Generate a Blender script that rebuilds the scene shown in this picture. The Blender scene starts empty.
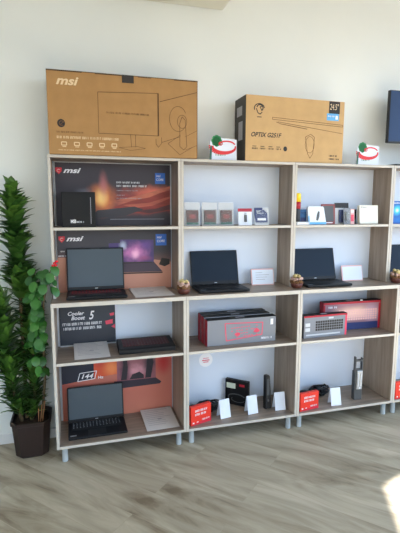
import bpy, bmesh, math, random
from mathutils import Vector, Matrix, Euler
R = math.radians
sc = bpy.context.scene
COL = sc.collection
rnd = random.Random(7)

# ------------------------------------------------------------------ materials
def lin(c):
    c = c / 255.0
    return c / 12.92 if c <= 0.04045 else ((c + 0.055) / 1.055) ** 2.4
def rgb(r, g, b): return (lin(r), lin(g), lin(b), 1.0)

def new_mat(name):
    m = bpy.data.materials.new(name); m.use_nodes = True
    nt = m.node_tree
    return m, nt, nt.nodes['Principled BSDF']

def plain(name, c, rough=0.6, metal=0.0, spec=0.5, vary=0.0, scale=60, alpha=None, trans=None):
    m, nt, b = new_mat(name)
    b.inputs['Roughness'].default_value = rough
    b.inputs['Metallic'].default_value = metal
    b.inputs['Specular IOR Level'].default_value = spec
    if vary > 0:
        tc = nt.nodes.new('ShaderNodeTexCoord'); n = nt.nodes.new('ShaderNodeTexNoise')
        n.inputs['Scale'].default_value = scale; n.inputs['Detail'].default_value = 4
        nt.links.new(tc.outputs['Object'], n.inputs['Vector'])
        r = nt.nodes.new('ShaderNodeValToRGB')
        r.color_ramp.elements[0].position = 0.3; r.color_ramp.elements[1].position = 0.7
        r.color_ramp.elements[0].color = [x * (1 - vary) for x in c[:3]] + [1]
        r.color_ramp.elements[1].color = [min(1, x * (1 + vary)) for x in c[:3]] + [1]
        nt.links.new(n.outputs['Fac'], r.inputs['Fac']); nt.links.new(r.outputs['Color'], b.inputs['Base Color'])
    else:
        b.inputs['Base Color'].default_value = c
    if trans is not None:
        b.inputs['Transmission Weight'].default_value = trans
    if alpha is not None:
        b.inputs['Alpha'].default_value = alpha
    return m

def wood(name, c1, c2, stretch, rough=0.5):
    """laminate with a fine grain; stretch = noise scale along x, y, z"""
    m, nt, b = new_mat(name)
    tc = nt.nodes.new('ShaderNodeTexCoord'); mp = nt.nodes.new('ShaderNodeMapping')
    mp.inputs['Scale'].default_value = stretch
    nt.links.new(tc.outputs['Object'], mp.inputs['Vector'])
    n = nt.nodes.new('ShaderNodeTexNoise'); n.inputs['Scale'].default_value = 1.0
    n.inputs['Detail'].default_value = 5; n.inputs['Roughness'].default_value = 0.6
    nt.links.new(mp.outputs['Vector'], n.inputs['Vector'])
    r = nt.nodes.new('ShaderNodeValToRGB')
    r.color_ramp.elements[0].position = 0.33; r.color_ramp.elements[1].position = 0.68
    r.color_ramp.elements[0].color = c1; r.color_ramp.elements[1].color = c2
    nt.links.new(n.outputs['Fac'], r.inputs['Fac']); nt.links.new(r.outputs['Color'], b.inputs['Base Color'])
    b.inputs['Roughness'].default_value = rough
    return m

def art(name, base, blobs, rough=0.45, nscale=11.0):
    """printed artwork: soft blobs of colour (x, z, rx, rz, colour, strength, wobble) on a base"""
    m, nt, b = new_mat(name)
    N = nt.nodes.new; L = nt.links.new
    tc = N('ShaderNodeTexCoord')
    no = N('ShaderNodeTexNoise'); no.inputs['Scale'].default_value = nscale; no.inputs['Detail'].default_value = 5
    L(tc.outputs['Object'], no.inputs['Vector'])
    cur = None
    for (x, z, rx, rz, col, st, wob) in blobs:
        sub = N('ShaderNodeVectorMath'); sub.operation = 'SUBTRACT'
        L(tc.outputs['Object'], sub.inputs[0]); sub.inputs[1].default_value = (x, 0, z)
        mul = N('ShaderNodeVectorMath'); mul.operation = 'MULTIPLY'
        L(sub.outputs[0], mul.inputs[0]); mul.inputs[1].default_value = (1 / rx, 0, 1 / rz)
        ln = N('ShaderNodeVectorMath'); ln.operation = 'LENGTH'; L(mul.outputs[0], ln.inputs[0])
        ma = N('ShaderNodeMath'); ma.operation = 'MULTIPLY_ADD'
        L(no.outputs['Fac'], ma.inputs[0]); ma.inputs[1].default_value = -wob; L(ln.outputs['Value'], ma.inputs[2])
        mr = N('ShaderNodeMapRange'); mr.interpolation_type = 'SMOOTHSTEP'
        mr.inputs['From Min'].default_value = 1.0 - wob * .5; mr.inputs['From Max'].default_value = 0.0 - wob * .5
        mr.inputs['To Min'].default_value = 0; mr.inputs['To Max'].default_value = st
        L(ma.outputs[0], mr.inputs['Value'])
        mx = N('ShaderNodeMix'); mx.data_type = 'RGBA'
        L(mr.outputs['Result'], mx.inputs['Factor'])
        if cur is None: mx.inputs['A'].default_value = base
        else: L(cur, mx.inputs['A'])
        mx.inputs['B'].default_value = col
        cur = mx.outputs['Result']
    if cur is not None: L(cur, b.inputs['Base Color'])
    else: b.inputs['Base Color'].default_value = base
    b.inputs['Roughness'].default_value = rough
    return m

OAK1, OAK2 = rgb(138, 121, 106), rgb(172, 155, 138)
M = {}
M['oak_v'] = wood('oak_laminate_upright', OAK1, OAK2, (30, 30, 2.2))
M['oak_h_shaded'] = wood('oak_laminate_shelf_shaded', rgb(120, 104, 91), rgb(154, 137, 121), (2.2, 34, 34), 0.42)  # same laminate as the uprights, shade on horizontal boards put into its colour
M['oak_edge'] = wood('oak_edge_band', rgb(195, 187, 174), rgb(202, 194, 182), (4, 4, 4))
M['back_white'] = plain('white_back_board', rgb(216, 224, 236), 0.6)
M['foot'] = plain('pale_metal_foot', rgb(205, 214, 220), 0.35, 0.3)
M['wall'] = plain('wall_paint', rgb(232, 235, 232), 0.9, 0, 0.2, 0.012, 3)
M['ceil'] = plain('ceiling_paint', rgb(240, 241, 240), 0.9)
M['white'] = plain('white_card', rgb(222, 227, 236), 0.55)
M['whiteprint'] = plain('white_print', rgb(235, 235, 238), 0.5)
M['greyprint'] = plain('grey_print', rgb(160, 160, 168), 0.6)
M['paper'] = plain('paper_sheet', rgb(204, 198, 194), 0.7)
M['ink'] = plain('grey_ink', rgb(160, 156, 158), 0.7)
M['kraft'] = plain('brown_cardboard', rgb(170, 130, 84), 0.85, 0, 0.2, 0.05, 14)
M['kraft2'] = plain('tan_cardboard', rgb(200, 164, 116), 0.85, 0, 0.2, 0.05, 14)
M['kraft_in'] = plain('cardboard_cut_edge', rgb(84, 62, 42), 0.9)
M['beigeprint'] = plain('cream_print', rgb(226, 200, 160), 0.7)
M['brownline'] = plain('brown_line_print', rgb(112, 80, 50), 0.8)
M['blackprint'] = plain('black_print', rgb(38, 33, 30), 0.6)
M['darkside'] = plain('dark_carton_print', rgb(62, 58, 54), 0.6, 0, 0.4, 0.15, 12)
M['blue'] = plain('blue_print', rgb(36, 100, 190), 0.5)
M['skyblue'] = plain('light_blue_print', rgb(92, 168, 222), 0.5)
M['laptop'] = plain('black_laptop_plastic', rgb(20, 20, 23), 0.5, 0, .3)
M['laptop_key'] = plain('black_keys', rgb(16, 16, 18), 0.55)
M['laptop_redkey'] = plain('dark_red_keys', rgb(70, 22, 24), 0.55)
M['keyglyph'] = plain('grey_key_legend', rgb(165, 168, 174), 0.6)
M['screen'] = plain('matte_dark_display', rgb(66, 78, 87), 0.4, 0, 0.4)
M['screen2'] = plain('blue_dark_display', rgb(26, 38, 52), 0.4, 0, 0.12)
M['silver'] = plain('silver_trim', rgb(170, 174, 178), 0.35, 0.6)
M['black'] = plain('black_plastic', rgb(24, 24, 26), 0.45)
M['blackcard'] = plain('black_printed_card', rgb(14, 14, 16), 0.55, 0, .3)
M['red'] = plain('red_printed_card', rgb(232, 50, 30), 0.5)
M['darkred'] = plain('crimson_print', rgb(170, 24, 44), 0.5)
M['msired'] = plain('red_shield_print', rgb(214, 40, 58), 0.5)
M['pinkred'] = plain('pink_red_print', rgb(220, 66, 92), 0.5)
M['pink'] = plain('pink_card_edge', rgb(224, 176, 172), 0.6)
M['grey'] = plain('grey_printed_card', rgb(126, 128, 134), 0.5)
M['lightgrey'] = plain('light_grey_card', rgb(196, 198, 200), 0.5)
M['dkgrey'] = plain('dark_grey_plastic', rgb(74, 76, 78), 0.5)
M['midgrey'] = plain('mid_grey_plastic', rgb(118, 120, 122), 0.45)
M['navyblack'] = plain('navy_black_print', rgb(34, 28, 40), .5)
M['monitor_blue'] = plain('blue_display', rgb(46, 66, 100), .4, 0, .15)
M['whitesticker'] = plain('bright_white_sticker', rgb(246, 244, 246), .5)
M['clear'] = plain('clear_blister_plastic', rgb(225, 232, 236), 0.12, 0, 0.5, alpha=0.07)
M['navy'] = plain('navy_print', rgb(30, 44, 96), 0.5)
M['teal'] = plain('deep_blue_print', rgb(24, 84, 132), 0.5)
M['cyan'] = art('cyan_swirl_print', rgb(20, 96, 176), [(0.05, 0.1, 0.05, 0.05, rgb(80, 220, 240), 1, .5), (0.05, 0.1, .02, .02, rgb(240, 255, 255), 1, .2), (.06, .03, .05, .03, rgb(16, 120, 200), .8, .4)], nscale=20)
M['yellow'] = plain('yellow_plastic', rgb(244, 206, 20), 0.4)
M['green'] = plain('green_print', rgb(30, 128, 66), 0.5)
M['swoosh'] = plain('red_swoosh_print', rgb(214, 34, 36), 0.5)
M['tan'] = plain('brown_component', rgb(88, 60, 52), 0.6, 0, .4, .25, 60)
M['rust'] = plain('rust_red_print', rgb(138, 66, 62), .6)
M['pcbgreen'] = plain('green_component', rgb(40, 92, 76), 0.5)
M['pot'] = plain('dark_brown_pot', rgb(48, 36, 32), 0.5, 0, 0.3, 0.1, 10)
M['soil'] = plain('soil', rgb(52, 40, 30), 0.95, 0, 0.2, 0.4, 80)
M['bark'] = plain('cane_bark', rgb(104, 88, 62), 0.85, 0, 0.3, 0.3, 50)
M['stick'] = plain('bamboo_stick', rgb(176, 120, 80), 0.7)
M['petal'] = plain('red_petals', rgb(214, 22, 42), 0.55)
M['smallpot'] = plain('reddish_brown_pot', rgb(96, 48, 36), 0.5, 0, .5, .25, 70)
M['lump_pink'] = plain('dried_pink_petals', rgb(190, 156, 142), 0.8, 0, .3, .25, 90)
M['lump_yellow'] = plain('straw_yellow_petals', rgb(196, 176, 122), 0.8, 0, .3, .25, 90)
M['lump_brown'] = plain('dried_brown_petals', rgb(118, 84, 56), 0.85, 0, .3, .3, 90)
M['ac'] = plain('off_white_unit_plastic', rgb(222, 220, 208), 0.5)
M['frame_alu'] = plain('window_frame_white', rgb(225, 226, 226), 0.5)

def leaf_mat(name, a, b, rough=0.38):
    m, nt, bs = new_mat(name)
    at = nt.nodes.new('ShaderNodeAttribute'); at.attribute_name = 'tone'
    r = nt.nodes.new('ShaderNodeValToRGB'); r.color_ramp.elements[0].color = a; r.color_ramp.elements[1].color = b
    nt.links.new(at.outputs['Fac'], r.inputs['Fac']); nt.links.new(r.outputs['Color'], bs.inputs['Base Color'])
    bs.inputs['Roughness'].default_value = rough
    return m
M['leaf'] = leaf_mat('dracaena_leaf', rgb(26, 62, 28), rgb(112, 158, 58))
M['roundleaf'] = leaf_mat('round_leaf', rgb(26, 74, 28), rgb(72, 134, 50))

# ------------------------------------------------------------------ geometry helpers
class MB:
    def __init__(self): self.bm = bmesh.new()
    def box(self, x0, x1, y0, y1, z0, z1, mi=0, bev=0.0, seg=2):
        b = bmesh.new()
        bmesh.ops.create_cube(b, size=1)
        for v in b.verts:
            v.co = Vector(((x0 + x1) / 2 + v.co.x * (x1 - x0), (y0 + y1) / 2 + v.co.y * (y1 - y0), (z0 + z1) / 2 + v.co.z * (z1 - z0)))
        if bev > 0:
            bmesh.ops.bevel(b, geom=b.edges[:], offset=bev, segments=seg, affect='EDGES', profile=0.5)
        for f in b.faces: f.material_index = mi
        self._add(b)
        return self
    def _add(self, b, mat=None):
        if mat is not None: b.transform(mat)
        me = bpy.data.meshes.new('tmp'); b.to_mesh(me); b.free()
        self.bm.from_mesh(me); bpy.data.meshes.remove(me)
    def prism(self, pts, y0, y1, mi=0):
        """polygon in x-z, extruded along y"""
        b = bmesh.new()
        lo = [b.verts.new((p[0], y0, p[1])) for p in pts]
        f = b.faces.new(lo)
        r = bmesh.ops.extrude_face_region(b, geom=[f])
        for g in r['geom']:
            if isinstance(g, bmesh.types.BMVert): g.co.y = y1
        bmesh.ops.recalc_face_normals(b, faces=b.faces[:])
        for f in b.faces: f.material_index = mi
        self._add(b); return self
    def prism_x(self, pts, x0, x1, mi=0, bev=0):
        """polygon in y-z, extruded along x"""
        b = bmesh.new()
        lo = [b.verts.new((x0, p[0], p[1])) for p in pts]
        f = b.faces.new(lo)
        r = bmesh.ops.extrude_face_region(b, geom=[f])
        for g in r['geom']:
            if isinstance(g, bmesh.types.BMVert): g.co.x = x1
        bmesh.ops.recalc_face_normals(b, faces=b.faces[:])
        if bev: bmesh.ops.bevel(b, geom=b.edges[:], offset=bev, segments=2, affect='EDGES', profile=.5)
        for f in b.faces: f.material_index = mi
        self._add(b); return self
    def lathe(self, prof, c=(0, 0, 0), seg=24, mi=0, cap=True):
        b = bmesh.new(); rings = []
        for (r, z) in prof:
            rings.append([b.verts.new((c[0] + r * math.cos(2 * math.pi * k / seg), c[1] + r * math.sin(2 * math.pi * k / seg), c[2] + z)) for k in range(seg)])
        for i in range(len(rings) - 1):
            for k in range(seg):
                b.faces.new((rings[i][k], rings[i][(k + 1) % seg], rings[i + 1][(k + 1) % seg], rings[i + 1][k]))
        if cap:
            b.faces.new(rings[0][::-1]); b.faces.new(rings[-1])
        for f in b.faces: f.material_index = mi; f.smooth = True
        self._add(b); return self
    def tube(self, pts, r, seg=8, mi=0):
        pts = [Vector(p) for p in pts]; rad = r if isinstance(r, (list, tuple)) else [r] * len(pts)
        b = bmesh.new(); rings = []; prev = None
        for i, p in enumerate(pts):
            t = (pts[min(i + 1, len(pts) - 1)] - pts[max(i - 1, 0)]).normalized()
            if prev is None:
                a = Vector((0, 0, 1)) if abs(t.z) < .9 else Vector((1, 0, 0))
                u = t.cross(a).normalized()
            else:
                u = (prev - t * prev.dot(t)).normalized()
            prev = u; w = t.cross(u)
            rings.append([b.verts.new(p + (u * math.cos(2 * math.pi * k / seg) + w * math.sin(2 * math.pi * k / seg)) * rad[i]) for k in range(seg)])
        for i in range(len(rings) - 1):
            for k in range(seg):
                b.faces.new((rings[i][k], rings[i][(k + 1) % seg], rings[i + 1][(k + 1) % seg], rings[i + 1][k]))
        b.faces.new(rings[0][::-1]); b.faces.new(rings[-1])
        bmesh.ops.recalc_face_normals(b, faces=b.faces[:])
        for f in b.faces: f.material_index = mi; f.smooth = True
        self._add(b); return self
    def blob(self, c, s, mi=0, sub=2, wob=0.0):
        b = bmesh.new(); bmesh.ops.create_icosphere(b, subdivisions=sub, radius=1)
        for v in b.verts:
            k = 1 + rnd.uniform(-wob, wob)
            v.co = Vector((c[0] + v.co.x * s[0] * k, c[1] + v.co.y * s[1] * k, c[2] + v.co.z * s[2] * k))
        for f in b.faces: f.material_index = mi; f.smooth = True
        self._add(b); return self
    def build(self, name, mat, parent=None, **kw):
        me = bpy.data.meshes.new(name)
        self.bm.to_mesh(me); self.bm.free()
        for m in (mat if isinstance(mat, (list, tuple)) else [mat]): me.materials.append(m)
        o = bpy.data.objects.new(name, me); COL.objects.link(o)
        if parent is not None: o.parent = parent
        for k, v in kw.items(): o[k] = v
        return o

class Print:
    """thin ink shapes on a front face (the face looks to -y, at y = y)"""
    def __init__(self, y=0.0, t=0.0008): self.y, self.t, self.mb = y, t, MB()
    def poly(self, pts): self.mb.prism(pts, self.y - self.t, self.y + 0.0002); return self
    def rect(self, x0, x1, z0, z1): return self.poly([(x0, z0), (x1, z0), (x1, z1), (x0, z1)])
    def line(self, p, q, w):
        d = Vector((q[0] - p[0], q[1] - p[1])); n = Vector((-d.y, d.x)).normalized() * w / 2
        return self.poly([(p[0] + n.x, p[1] + n.y), (p[0] - n.x, p[1] - n.y), (q[0] - n.x, q[1] - n.y), (q[0] + n.x, q[1] + n.y)])
    def path(self, pts, w, close=False):
        for a, b in zip(pts, pts[1:] + (pts[:1] if close else [])): self.line(a, b, w)
        return self
    def disc(self, x, z, rx, rz, n=20):
        return self.poly([(x + rx * math.cos(2 * math.pi * k / n), z + rz * math.sin(2 * math.pi * k / n)) for k in range(n)])
    def arc(self, x, z, rx, rz, a0, a1, w, n=16):
        pts = [(x + rx * math.cos(R(a0 + (a1 - a0) * k / n)), z + rz * math.sin(R(a0 + (a1 - a0) * k / n))) for k in range(n + 1)]
        for i in range(n):
            ww = w if not isinstance(w, tuple) else w[0] + (w[1] - w[0]) * i / n
            self.line(pts[i], pts[i + 1], ww)
        return self
    def words(self, x, z, w, h, seed=1, gap=0.35):
        """a row too small to read: strokes grouped into words"""
        r = random.Random(seed); cx = x
        while cx < x + w:
            for _ in range(r.randint(4, 9)):
                if cx > x + w: break
                k = r.random(); lw = h * 0.55
                self.rect(cx, cx + lw * .3, z, z + h)
                if k > .3: self.rect(cx, cx + lw * .75, z + h * (.0 if k > .65 else .8), z + h * (.2 if k > .65 else 1.0))
                if k > .5: self.rect(cx + lw * .5, cx + lw * .75, z, z + h)
                cx += lw * 1.05
            cx += h * gap * 1.6
        return self
    def build(self, name, mat, parent, **kw): return self.mb.build(name, mat, parent, **kw)

def text(body, x, z, w, h, y, mat, parent, name='lettering', shear=0.0, bold=0.0, t=0.0008, **kw):
    cu = bpy.data.curves.new('t', 'FONT'); cu.body = body; cu.extrude = 0.5; cu.shear = shear; cu.offset = bold; cu.resolution_u = 3
    to = bpy.data.objects.new('t', cu); COL.objects.link(to)
    me = bpy.data.meshes.new_from_object(to.evaluated_get(bpy.context.evaluated_depsgraph_get()))
    bpy.data.objects.remove(to); bpy.data.curves.remove(cu)
    xs = [v.co.x for v in me.vertices]; ys = [v.co.y for v in me.vertices]; zs = [v.co.z for v in me.vertices]
    for v in me.vertices:
        a = (v.co.x - min(xs)) / (max(xs) - min(xs)); b = (v.co.y - min(ys)) / (max(ys) - min(ys)); c = (v.co.z - min(zs)) / (max(zs) - min(zs))
        v.co = Vector((x + a * w, y - c * t + 0.0002, z + b * h))
    me.name = name; me.materials.clear(); me.materials.append(mat)
    o = bpy.data.objects.new(name, me); COL.objects.link(o); o.parent = parent
    for k, v in kw.items(): o[k] = v
    return o

def thing(name, label, cat, loc=(0, 0, 0), rot=(0, 0, 0), group=None):
    o = bpy.data.objects.new(name, None); COL.objects.link(o)
    o.empty_display_size = 0.05
    o.location = loc; o.rotation_euler = rot
    o['label'] = label; o['category'] = cat
    if group: o['group'] = group
    return o
def tag(o, label, cat, group=None):
    o['label'] = label; o['category'] = cat
    if group: o['group'] = group
    return o
def struct(name, mb, mat):
    o = mb.build(name, mat); o['kind'] = 'structure'; return o

# ------------------------------------------------------------------ levels (metres)
W = 0.8
Z_BOT, Z_LOW, Z_WORK, Z_UP, Z_TOP = 0.10, 0.642, 1.0066, 1.4395, 1.866
Z_CELL = Z_BOT + 0.018
Y_LOW, Y_BACK, Y_WALL = -0.134, 0.207, 0.225
CEIL = 3.35
XL, XR, YF = -2.6, 4.4, -5.2

# ------------------------------------------------------------------ room
def floor_material():
    m, nt, b = new_mat('grey_oak_plank_floor')
    N = nt.nodes.new; L = nt.links.new
    tc = N('ShaderNodeTexCoord'); mp = N('ShaderNodeMapping'); mp.inputs['Rotation'].default_value = (0, 0, R(47))
    L(tc.outputs['Object'], mp.inputs['Vector'])
    br = N('ShaderNodeTexBrick'); br.inputs['Scale'].default_value = 1.0
    br.inputs['Brick Width'].default_value = 1.2; br.inputs['Row Height'].default_value = 0.19
    br.inputs['Mortar Size'].default_value = 0.0012; br.inputs['Mortar Smooth'].default_value = 0.4
    br.inputs['Color1'].default_value = (0.35, 0.35, 0.35, 1); br.inputs['Color2'].default_value = (0.75, 0.75, 0.75, 1)
    br.inputs['Mortar'].default_value = (0.3, 0.3, 0.3, 1); br.offset = 0.37
    L(mp.outputs['Vector'], br.inputs['Vector'])
    # grain, shifted from plank to plank
    add = N('ShaderNodeVectorMath'); add.operation = 'MULTIPLY_ADD'
    L(br.outputs['Color'], add.inputs[0]); add.inputs[1].default_value = (7, 11, 3); L(mp.outputs['Vector'], add.inputs[2])
    g = N('ShaderNodeMapping'); g.inputs['Scale'].default_value = (1.5, 8, 1); L(add.outputs[0], g.inputs['Vector'])
    n1 = N('ShaderNodeTexNoise'); n1.inputs['Scale'].default_value = 1.0; n1.inputs['Detail'].default_value = 6; n1.inputs['Roughness'].default_value = .62; n1.inputs['Distortion'].default_value = .8
    L(g.outputs['Vector'], n1.inputs['Vector'])
    r = N('ShaderNodeValToRGB')
    e = r.color_ramp.elements
    e[0].position = .32; e[0].color = rgb(124, 109, 88); e[1].position = .70; e[1].color = rgb(194, 182, 160)
    k = e.new(.43); k.color = rgb(157, 144, 122)
    k = e.new(.55); k.color = rgb(176, 164, 142)
    L(n1.outputs['Fac'], r.inputs['Fac'])
    mx = N('ShaderNodeMix'); mx.data_type = 'RGBA'; mx.blend_type = 'MULTIPLY'; mx.inputs['Factor'].default_value = 0.12
    L(r.outputs['Color'], mx.inputs['A']); L(br.outputs['Color'], mx.inputs['B'])
    L(mx.outputs['Result'], b.inputs['Base Color'])
    b.inputs['Roughness'].default_value = 0.42
    return m
YW = Y_WALL
plan = [(XL, YW), (XR, YW), (XR - .436 / .9 * (YW - YF), YF), (XL, YF)]
def slab(z0, z1, pts):
    mb = MB(); b = bmesh.new()
    f = b.faces.new([b.verts.new((x, y, z0)) for x, y in pts])
    r = bmesh.ops.extrude_face_region(b, geom=[f])
    for g in r['geom']:
        if isinstance(g, bmesh.types.BMVert): g.co.z = z1
    bmesh.ops.recalc_face_normals(b, faces=b.faces[:]); mb._add(b); return mb
struct('floor', slab(-0.05, 0, plan), floor_material())
struct('ceiling', slab(CEIL, CEIL + .05, plan), M['ceil'])
struct('wall_back', MB().box(XL - .1, XR + .2, Y_WALL, Y_WALL + .1, 0, CEIL), M['wall'])
struct('wall_left', MB().box(XL - .1, XL, YF, Y_WALL, 0, CEIL), M['wall'])
FX0, FX1, FZ0, FZ1 = -2.5, .1, .7, 2.8       # unseen front window, added to send fill light in from the left
struct('wall_front', MB().box(XL - .1, FX0, YF - .1, YF, 0, CEIL).box(FX1, plan[2][0] + .1, YF - .1, YF, 0, CEIL)
       .box(FX0, FX1, YF - .1, YF, 0, FZ0).box(FX0, FX1, YF - .1, YF, FZ1, CEIL), M['wall'])
f = MB()
for x in (FX0, (FX0 + FX1) / 2 - .025, FX1 - .05): f.box(x, x + .05, YF - .07, YF - .03, FZ0, FZ1)
for z in (FZ0, FZ1 - .05): f.box(FX0, FX1, YF - .07, YF - .03, z, z + .05)
struct('added_fill_window', f, M['frame_alu'])
# right wall: it runs at an angle and is glazed; built along +x from the back corner, then turned
LEN = (YW - YF) / .9
A0, A1, ZS, ZH = .17, LEN - .3, 0.75, 3.06
TH = .06
TURN = Matrix.Translation((XR, YW, 0)) @ Matrix(((-.436, .9, 0, 0), (-.9, -.436, 0, 0), (0, 0, 1, 0), (0, 0, 0, 1)))
o = struct('wall_right', MB().box(0, A0, 0, TH, 0, CEIL).box(A1, LEN, 0, TH, 0, CEIL).box(A0, A1, 0, TH, ZH, CEIL).box(A0, A1, 0, TH, 0, ZS), M['wall'])
o.matrix_world = TURN
f = MB()
for x in (A0, 1.75, 3.4, A1 - .05): f.box(x, x + .05, .01, .05, ZS, ZH)
for z in (ZS, ZH - .05): f.box(A0, A1, .01, .05, z, z + .05)
o = struct('window_1', f, M['frame_alu']); o.matrix_world = TURN
struct('baseboard_back', MB().box(XL, XR - .2, Y_WALL - .012, Y_WALL, 0, .07, bev=.003), M['frame_alu'])

# wall unit up under the ceiling
t = thing('air_conditioner', 'off-white oblong wall unit at the top edge of the photo, its underside showing', 'air conditioner', (0.30, Y_WALL - .0005, 2.862))
MB().box(0, .845, -.21, 0, 0, .29, bev=.012).build('housing', M['ac'], t)
MB().box(.04, .80, -.185, -.10, -.004, .002, bev=.001).build('louvre', M['ac'], t)

# ------------------------------------------------------------------ bookcases
def bookcase(i, label, xl=0.0):
    t = thing('display_bookcase', label, 'bookcase', (i * W, 0, 0), (0, 0, 0), 'oak bookcases along the wall')
    def panel(name, x0, x1, y0, y1, z0, z1, mat):
        mb = MB().box(x0, x1, y0, y1, z0, z1, bev=0.0008, seg=1)
        mb.bm.normal_update()
        for f in mb.bm.faces:
            if f.normal.y < -0.9: f.material_index = 1
        return mb.build(name, [mat, M['oak_edge']], t)
    T = .018
    g = .0006
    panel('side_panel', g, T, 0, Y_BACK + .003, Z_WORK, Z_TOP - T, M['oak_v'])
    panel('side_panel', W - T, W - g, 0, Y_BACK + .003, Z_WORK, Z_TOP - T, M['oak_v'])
    panel('top_panel', g, W - g, 0, Y_BACK + .003, Z_TOP - T, Z_TOP, M['oak_h_shaded'])
    panel('shelf', T, W - T, 0.002, Y_BACK, Z_UP - T, Z_UP, M['oak_h_shaded'])
    panel('worktop', xl + g, W - g, Y_LOW - .002, Y_BACK + .003, Z_WORK - .026, Z_WORK, M['oak_h_shaded'])
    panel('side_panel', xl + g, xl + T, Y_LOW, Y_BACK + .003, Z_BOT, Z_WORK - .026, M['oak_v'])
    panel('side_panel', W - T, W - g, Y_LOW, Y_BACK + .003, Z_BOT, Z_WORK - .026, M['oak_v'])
    panel('shelf', xl + T, W - T, Y_LOW + .002, Y_BACK, Z_LOW - T, Z_LOW, M['oak_h_shaded'])
    panel('bottom_panel', xl + T, W - T, Y_LOW, Y_BACK, Z_BOT, Z_CELL, M['oak_h_shaded'])
    MB().box(g, W - g, Y_BACK, Y_BACK + .003, Z_WORK, Z_TOP - T).build('back_panel', M['back_white'], t)
    MB().box(xl + g, W - g, Y_BACK, Y_BACK + .003, Z_BOT, Z_WORK - .026).build('back_panel', M['back_white'], t)
    for x in (xl + .045, W - .042):
        for y in (Y_LOW + .045, Y_BACK - .04):
            MB().lathe([(.017, 0), (.018, .003), (.0165, .09), (.022, .095), (.022, Z_BOT)], (x, y, 0), 20).build('foot', M['foot'], t)
    return t
bookcase(0, 'leftmost oak bookcase, with posters on its shelves, beside the big potted plant', -.010)
bookcase(1, 'oak bookcase second from the left, holding the three grey and black keyboard boxes')
bookcase(2, 'oak bookcase third from the left, under the tan monitor carton, two red keyboard boxes inside')
bookcase(3, 'oak bookcase cut off by the right edge of the photo')

# ------------------------------------------------------------------ posters in the first bookcase
def shield(x, z, s, y, parent):
    p = Print(y); p.poly([(x - .5 * s, z + .42 * s), (x - .2 * s, z + .5 * s), (x, z + .42 * s), (x + .2 * s, z + .5 * s), (x + .5 * s, z + .42 * s), (x + .44 * s, z - .1 * s), (x, z - .55 * s), (x - .44 * s, z - .1 * s)])
    o = p.build('shield_emblem', M['msired'], parent)
    q = Print(y - .0007)
    q.arc(x, z, .22 * s, .22 * s, 30, 300, .09 * s).line((x - .2 * s, z + .1 * s), (x + .25 * s, z + .2 * s), .08 * s)
    q.build('dragon_mark', M['pink'], o)
def badge(x, z, s, y, parent):
    o = Print(y).rect(x, x + s, z, z + s * 1.05).build('blue_badge', M['blue'], parent)
    text('intel', x + .12 * s, z + .66 * s, .4 * s, .22 * s, y - .0007, M['whiteprint'], o)
    text('CORE', x + .12 * s, z + .3 * s, .72 * s, .22 * s, y - .0007, M['whiteprint'], o)

# poster on the upper shelf
PY = 0.192
def poster(label, x0, x1, z0, z1, mat, tilt=0):
    t = thing('poster_board', label, 'poster', (x0, PY, z0), (tilt, 0, 0), 'printed poster boards in the leftmost bookcase')
    MB().box(0, x1 - x0, 0, .004, 0, z1 - z0).build('printed_panel', mat, t)
    return t
m1 = art('poster_rocket_art', rgb(46, 38, 48), [
    (.57, .16, .30, .12, rgb(170, 50, 38), .95, .9), (.64, .22, .24, .06, rgb(222, 110, 84), .95, 1.0), (.50, .15, .2, .03, rgb(214, 120, 90), .8, 1.0), (.70, .12, .2, .05, rgb(120, 30, 34), .8, .7),
    (.42, .10, .3, .05, rgb(150, 70, 60), .8, .7),
    (.29, .17, .12, .13, rgb(226, 120, 50), 1, .6), (.285, .18, .06, .08, rgb(255, 214, 130), 1, .4), (.30, .26, .04, .12, rgb(190, 110, 110), .7, .5),
    (.18, .20, .08, .05, rgb(130, 130, 140), .7, .6), (.4, .02, .5, .06, rgb(34, 32, 44), .9, .3)])
t = poster('dark poster with a fiery rocket glow and white lettering on the top shelf', .028, .774, Z_UP, 1.846, m1)
shield(.028, .348, .04, 0, t); text('msi', .056, .334, .108, .032, 0, M['whiteprint'], t, shear=.35, bold=.03)
Print(-.0012).words(.385, .275, .15, .011, 3).words(.385, .252, .2, .012, 4).build('headline_print', M['whiteprint'], t)
Print(-.0015).words(.385, .225, .14, .006, 5).words(.385, .195, .05, .006, 6).words(.385, .175, .16, .006, 8).build('small_print', M['greyprint'], t)
for nm, cc, pl in (('red_streak', (150, 48, 38), [(.36, .12), (.52, .175), (.744, .235), (.744, .10), (.60, .075), (.45, .085)]),
                  ('light_streak', (206, 112, 84), [(.38, .165), (.56, .205), (.744, .262), (.744, .245), (.60, .185), (.47, .160)]),
                  ('light_streak', (190, 92, 70), [(.42, .135), (.60, .15), (.744, .195), (.744, .182), (.62, .130), (.50, .115)]),
                  ('dark_streak', (84, 34, 38), [(.48, .095), (.64, .11), (.744, .14), (.744, .105), (.60, .08)])):
    Print(-.0002 if nm != 'red_streak' else 0, .0008 if nm == 'red_streak' else .0012).poly(pl).build(nm, wood(nm + '_print', rgb(*[int(v * .8) for v in cc]), rgb(*cc), (9, 9, 30)), t)
Print(-.0012).poly([(.26, .10), (.50, .125), (.56, .105), (.44, .065), (.20, .045)]).build('laptop_picture', plain('dark_picture', rgb(40, 36, 46), .4), t)
Print(0).rect(.34, .70, .040, .043).build('rule_line', M['greyprint'], t)
badge(.64, .275, .068, 0, t)
Print(-.0012).path([(.001, .402), (.745, .402)], .005).path([(.0025, .0), (.0025, .402)], .004).path([(.7435, .0), (.7435, .402)], .004).build('border_line', M['lightgrey'], t)

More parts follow.
